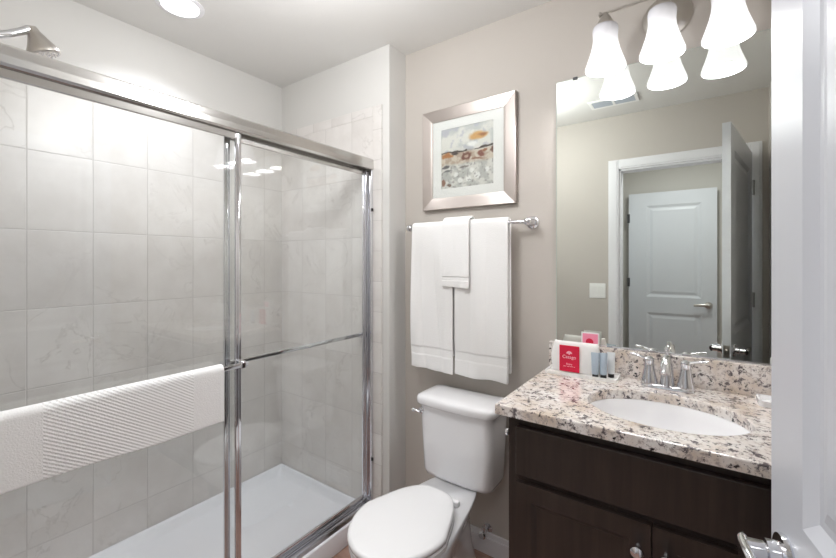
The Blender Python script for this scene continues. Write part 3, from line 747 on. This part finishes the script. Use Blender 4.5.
# ------------------------------------------------------------------ framed picture
PX0, PX1, PZ0, PZ1 = -1.142, -.648, 1.600, 2.094
pc = thing('framed_picture', 'square abstract print in a wide brushed silver frame above the towel bar', 'picture', ((PX0 + PX1) / 2, D, (PZ0 + PZ1) / 2))
a, h = (PX1 - PX0) / 2, (PZ1 - PZ0) / 2; fw = .058
bm = bmesh.new()
prof = [(0, -.001), (0, -.024), (.003, -.027), (.048, -.021), (.053, -.020), (fw, -.019), (fw, -.001)]
rings = []
for ins, d in prof: rings.append([(-a + ins, d, -h + ins), (a - ins, d, -h + ins), (a - ins, d, h - ins), (-a + ins, d, h - ins)])
loft(bm, rings + [rings[0]], cap=False); bmesh.ops.remove_doubles(bm, verts=bm.verts[:], dist=1e-6)
obj('picture_frame', bm, mat('brushed_silver_frame', (188, 180, 175), .36, 1), pc)
g = a - fw
bm = bmesh.new(); mw_, mt, mb = .074, .070, .066
ox0, ox1, oz0, oz1 = -g + .048, g - .052, -h + fw + .044, h - fw - .044
yy = -.012
for q in ((-g, g, -h + fw, oz0), (-g, g, oz1, h - fw), (-g, ox0, oz0, oz1), (ox1, g, oz0, oz1)): box(bm, q[0], q[1], yy - .002, yy, q[2], q[3])
obj('mat_board', bm, M['paper'], pc)
# art: pigments computed per point of a fine grid
NX, NZ = 110, 130
bm = bmesh.new(); lay = bm.verts.layers.float_color.new('pigment')
def sm(a, b, x): t = max(0, min(1, (x - a) / (b - a))); return t * t * (3 - 2 * t)
def mixv(c, d, t): return tuple(p + (q - p) * t for p, q in zip(c, d))
def art(u, v):      # u left-right, v bottom-top, 0..1, sRGB 0-255
    n = lambda s, o=0: noise.fractal(Vector((u * s + o, v * s * 1.1 - o, o)), .8, 2.1, 5)
    u2, v2 = u + .035 * n(4, 3), v + .03 * n(4, 9)
    c = mixv((205, 207, 205), (232, 230, 224), sm(-.3, .35, n(3, 1)))
    c = mixv(c, (186, 186, 200), sm(.15, .4, n(6, 5)) * .6 * (v > .5))
    d = math.hypot((u2 - .72) / .20, (v2 - .80) / .075); c = mixv(c, (214, 158, 84), (1 - sm(.5, 1.1, d)) * .9)
    d = math.hypot((u2 - .80) / .10, (v2 - .81) / .035); c = mixv(c, (150, 88, 38), (1 - sm(.3, 1.1, d)) * .8)
    d = math.hypot((u2 - .62) / .12, (v2 - .68) / .05); c = mixv(c, (250, 249, 246), (1 - sm(.4, 1.1, d)))
    if v2 < .60:
        t = sm(.60, .57, v2); row = mixv((216, 204, 188), (188, 168, 150), sm(-.2, .3, n(9, 2)))
        low = mixv((190, 190, 186), (222, 220, 214), sm(-.25, .3, n(7, 4)))
        c = mixv(c, mixv(low, row, sm(.36, .42, v2)), t)
    line = .595 + .04 * (u - .5); k = max(0, 1 - abs(v2 - line) / (.012 + .03 * max(0, u - .68) + .02 * max(0, .4 - abs(u - .3)) * .8)); c = mixv(c, (62, 50, 44), min(1, k * 1.6) * (1 if abs(u - .58) > .07 else .2))
    for (bx, bz, rx, rz, cc) in ((.12, .53, .12, .045, (176, 112, 58)), (.27, .56, .08, .025, (58, 46, 42)), (.50, .50, .12, .075, (112, 62, 48)), (.50, .50, .05, .03, (196, 170, 150)), (.78, .51, .085, .07, (128, 66, 50)), (.86, .56, .05, .03, (150, 92, 60)), (.98, .54, .05, .05, (96, 60, 48)), (.70, .43, .14, .02, (150, 110, 90)), (.10, .36, .10, .03, (84, 82, 84)), (.14, .29, .11, .02, (110, 110, 112)), (.05, .10, .05, .06, (130, 84, 62)), (.17, .06, .06, .03, (120, 96, 84)), (.45, .33, .12, .016, (120, 112, 108))):
        d = math.hypot((u2 - bx) / rx, (v2 - bz) / rz) + .25 * n(14, bx * 7); c = mixv(c, cc, (1 - sm(.55, 1.05, d)) * .92)
    for (bx, bz, r) in ((.38, .12, .055), (.54, .13, .06), (.70, .17, .065), (.88, .24, .05), (.60, .26, .05), (.30, .22, .05)):
        d = math.hypot((u - bx), (v - bz) * 1.15) / r; c = mixv(c, (244, 243, 240), (1 - sm(.75, 1.05, d)) * .85)
    c = mixv(c, (120, 116, 114), sm(.28, .5, n(22, 6)) * .5 * (v < .4))
    return c
vv = []
for j in range(NZ + 1):
    row = []
    for i in range(NX + 1):
        u, v = i / NX, j / NZ; ve = bm.verts.new((ox0 - .002 + (ox1 - ox0 + .004) * u, yy + .0005, oz0 - .002 + (oz1 - oz0 + .004) * v)); ve[lay] = lin(art(u, v)); row.append(ve)
    vv.append(row)
for j in range(NZ):
    for i in range(NX): bm.faces.new((vv[j][i], vv[j][i + 1], vv[j + 1][i + 1], vv[j + 1][i]))
am = mat('art_print', (200, 200, 200), .6); at = am.node_tree.nodes.new('ShaderNodeVertexColor'); at.layer_name = 'pigment'
am.node_tree.links.new(at.outputs[0], am.node_tree.nodes['Principled BSDF'].inputs['Base Color'])
obj('art_print', bm, am, pc)
obj('picture_glass', B(-g - .002, g + .002, -.0175, -.0160, -h + fw - .002, h - fw + .002), M['glass'], pc)
obj('backing_board', B(-a + .01, a - .01, -.010, -.001, -h + .01, h - .01), M['paper'], pc)

# ------------------------------------------------------------------ things on the counter
tr = tag(obj('amenity_tray', bmesh.new(), M['white_plastic']), 'long white tray under the toiletries at the left end of the granite counter', 'tray')
bm = bmesh.new()
def tray(bm, cx, cy, hx, hy, hgt, z, wall=.004, r=.008):
    R_ = lambda i, zz: rr(cx, cy, hx - i, hy - i, max(.002, r - i), zz)
    loft(bm, [R_(0, z), R_(0, z + hgt), R_(wall, z + hgt), R_(wall + .001, z + .004)])
tray(bm, 0, 0, .127, .0505, .011, .0003); bmesh.ops.recalc_face_normals(bm, faces=bm.faces[:]); bm.to_mesh(tr.data); bm.free(); tr.location = (-.362, 1.603, CH)
tr.rotation_euler = (0, 0, .02)
tz = CH + .0048
# pouch
pb = thing('toiletry_pouch', 'white cloth toiletry pouch with a red label standing on the tray', 'pouch', (-.385, 1.603, tz))
bm = bmesh.new(); rings = []
for i in range(15):
    t = i / 14; z = .0005 + t * .117; wy = .016 * math.sin(PI * min(1, .18 + t * .82)) ** .6 + .0015; wx = .092 - .006 * math.cos(t * 6) * .5 - .010 * t * t
    ring = []
    for k in range(40):
        aa = 2 * PI * k / 40; c, s = math.cos(aa), math.sin(aa)
        ring.append((math.copysign(abs(c) ** .5, c) * wx, math.copysign(abs(s) ** .8, s) * wy + .002 * noise.noise(Vector((c * 2, t * 3, 1))), z + .004 * noise.noise(Vector((c * 3, s, 5))) * t))
    rings.append(ring)
loft(bm, rings); obj('pouch_body', bm, M['pouch'], pb, smooth=True, angle=180)
lb = obj('label_card', B(-.056, .018, -.0215, -.0200, .004, .104, bev=.0005), M['red'], pb, label='red card label with white emblem and lettering')
lcx = -.019
wtxt = mat('label_ink', (252, 208, 218), .6)
text_mesh('Casago', .0175, wtxt, 'label_lettering', lb, (lcx, -.0217, .060), (PI / 2, 0, 0))
text_mesh('Enjoy', .010, wtxt, 'label_lettering', lb, (lcx, -.0217, .033), (PI / 2, 0, 0))
text_mesh('your stay with us', .0062, wtxt, 'label_lettering', lb, (lcx, -.0217, .0245), (PI / 2, 0, 0))
bm = bmesh.new()
for k in range(8):
    aa = PI * k / 8 + PI / 16
    for s in (1, -1):
        if s < 0: continue
        p0 = Vector((lcx + .004 * math.cos(aa), -.0217, .073 + .004 * math.sin(aa))); p1 = Vector((lcx + .012 * math.cos(aa), -.0217, .073 + .011 * math.sin(aa)))
        tube(bm, [p0, (p0 + p1) / 2, p1], [.0005, .0014, .0004], 8)
lathe(bm, [(.0032, .0004), (.0032, -.0002)], (lcx, -.0217, .073), 'Y', 16)
obj('label_emblem', bm, wtxt, lb)
# tubes
for i, (x, y, mt_, lab) in enumerate(((-.309, 1.572, 'tube_blue', 'grey-blue toiletry tube with black cap, leftmost of three on the tray'), (-.283, 1.582, 'tube_blue', 'grey-blue toiletry tube with black cap, middle of three on the tray'), (-.262, 1.612, 'tube_white', 'white toiletry tube with black cap at the right end of the tray'))):
    t = thing('toiletry_tube', lab, 'tube', (x, y, tz), .12, 'toiletry tubes on the tray')
    bm = lathe(bmesh.new(), [(.0100, .0), (.0105, .001), (.0105, .013), (.0095, .014)], (0, 0, 0), 'Z', 24); obj('cap', bm, M['black'], t, smooth=True, label='black cap')
    bm = bmesh.new(); rings = []
    for k in range(12):
        q = k / 11; z = .014 + q * .078; rx = .0118 + .0022 * q; ry = .0118 * (1 - q) ** .7 + .0012
        rings.append([(rx * math.cos(2 * PI * j / 28), ry * math.sin(2 * PI * j / 28), z) for j in range(28)])
    loft(bm, rings); obj('tube_body', bm, M[mt_], t, smooth=True)
# pink card leaning behind
cdv = thing('small_card', 'small pink card with white border leaning on the mirror behind the pouch', 'card', (-.343, 1.6535, CH + .0005), 0)
bm = B(-.033, .033, -.0012, 0, 0, .156); o = obj('card_stock', bm, M['paper'], cdv)
obj('card_print', B(-.028, .028, -.0018, -.0012, .006, .150), M['pink'], cdv)
bm = bmesh.new(); lathe(bm, [(.014, -.0019), (.014, -.0023)], (-.002, 0, .118), 'Y', 28); obj('card_motif', bm, M['red'], cdv)
# right hand side: white dish and white box
ds = tag(obj('soap_dish', bmesh.new(), M['porcelain']), 'low white dish at the right rear corner of the granite counter', 'dish')
bm = bmesh.new(); tray(bm, 0, 0, .085, .042, .016, .0003, .005, .012); bmesh.ops.recalc_face_normals(bm, faces=bm.faces[:]); bm.to_mesh(ds.data); bm.free(); ds.location = (.235, 1.600, CH)
tbx = thing('tissue_box', 'white cube tissue box standing on the low white dish', 'box', (.245, 1.600, CH + .0048))
obj('carton', B(-.045, .045, -.032, .032, 0, .105, bev=.003), M['paper'], tbx)
bm = bmesh.new(); loft(bm, [[(.020 * math.cos(2 * PI * k / 20) * q + .002 * math.sin(5 * k), .006 * math.sin(2 * PI * k / 20) * (1 + (1 - q)) , .1052 + z) for k in range(20)] for q, z in ((1, 0), (.9, .012), (.6, .024), (.2, .032))]); obj('tissue', bm, M['paper'], tbx)
# paper holder on the cabinet side
bm = lathe(bmesh.new(), [(.020, 0), (.020, -.005), (.012, -.010), (.008, -.018), (.008, -.045), (.012, -.050), (.011, -.058), (.003, -.062)], (VX0 - vo.x, 1.28 - vo.y, .764), 'X', 24)
obj('paper_holder_post', bm, M['chrome'], vn, smooth=True, label='chrome paper holder post')

S.cycles.max_bounces = 12; S.cycles.transparent_max_bounces = 16; S.cycles.glossy_bounces = 8; S.cycles.diffuse_bounces = 6
S.cycles.sample_clamp_indirect = 6
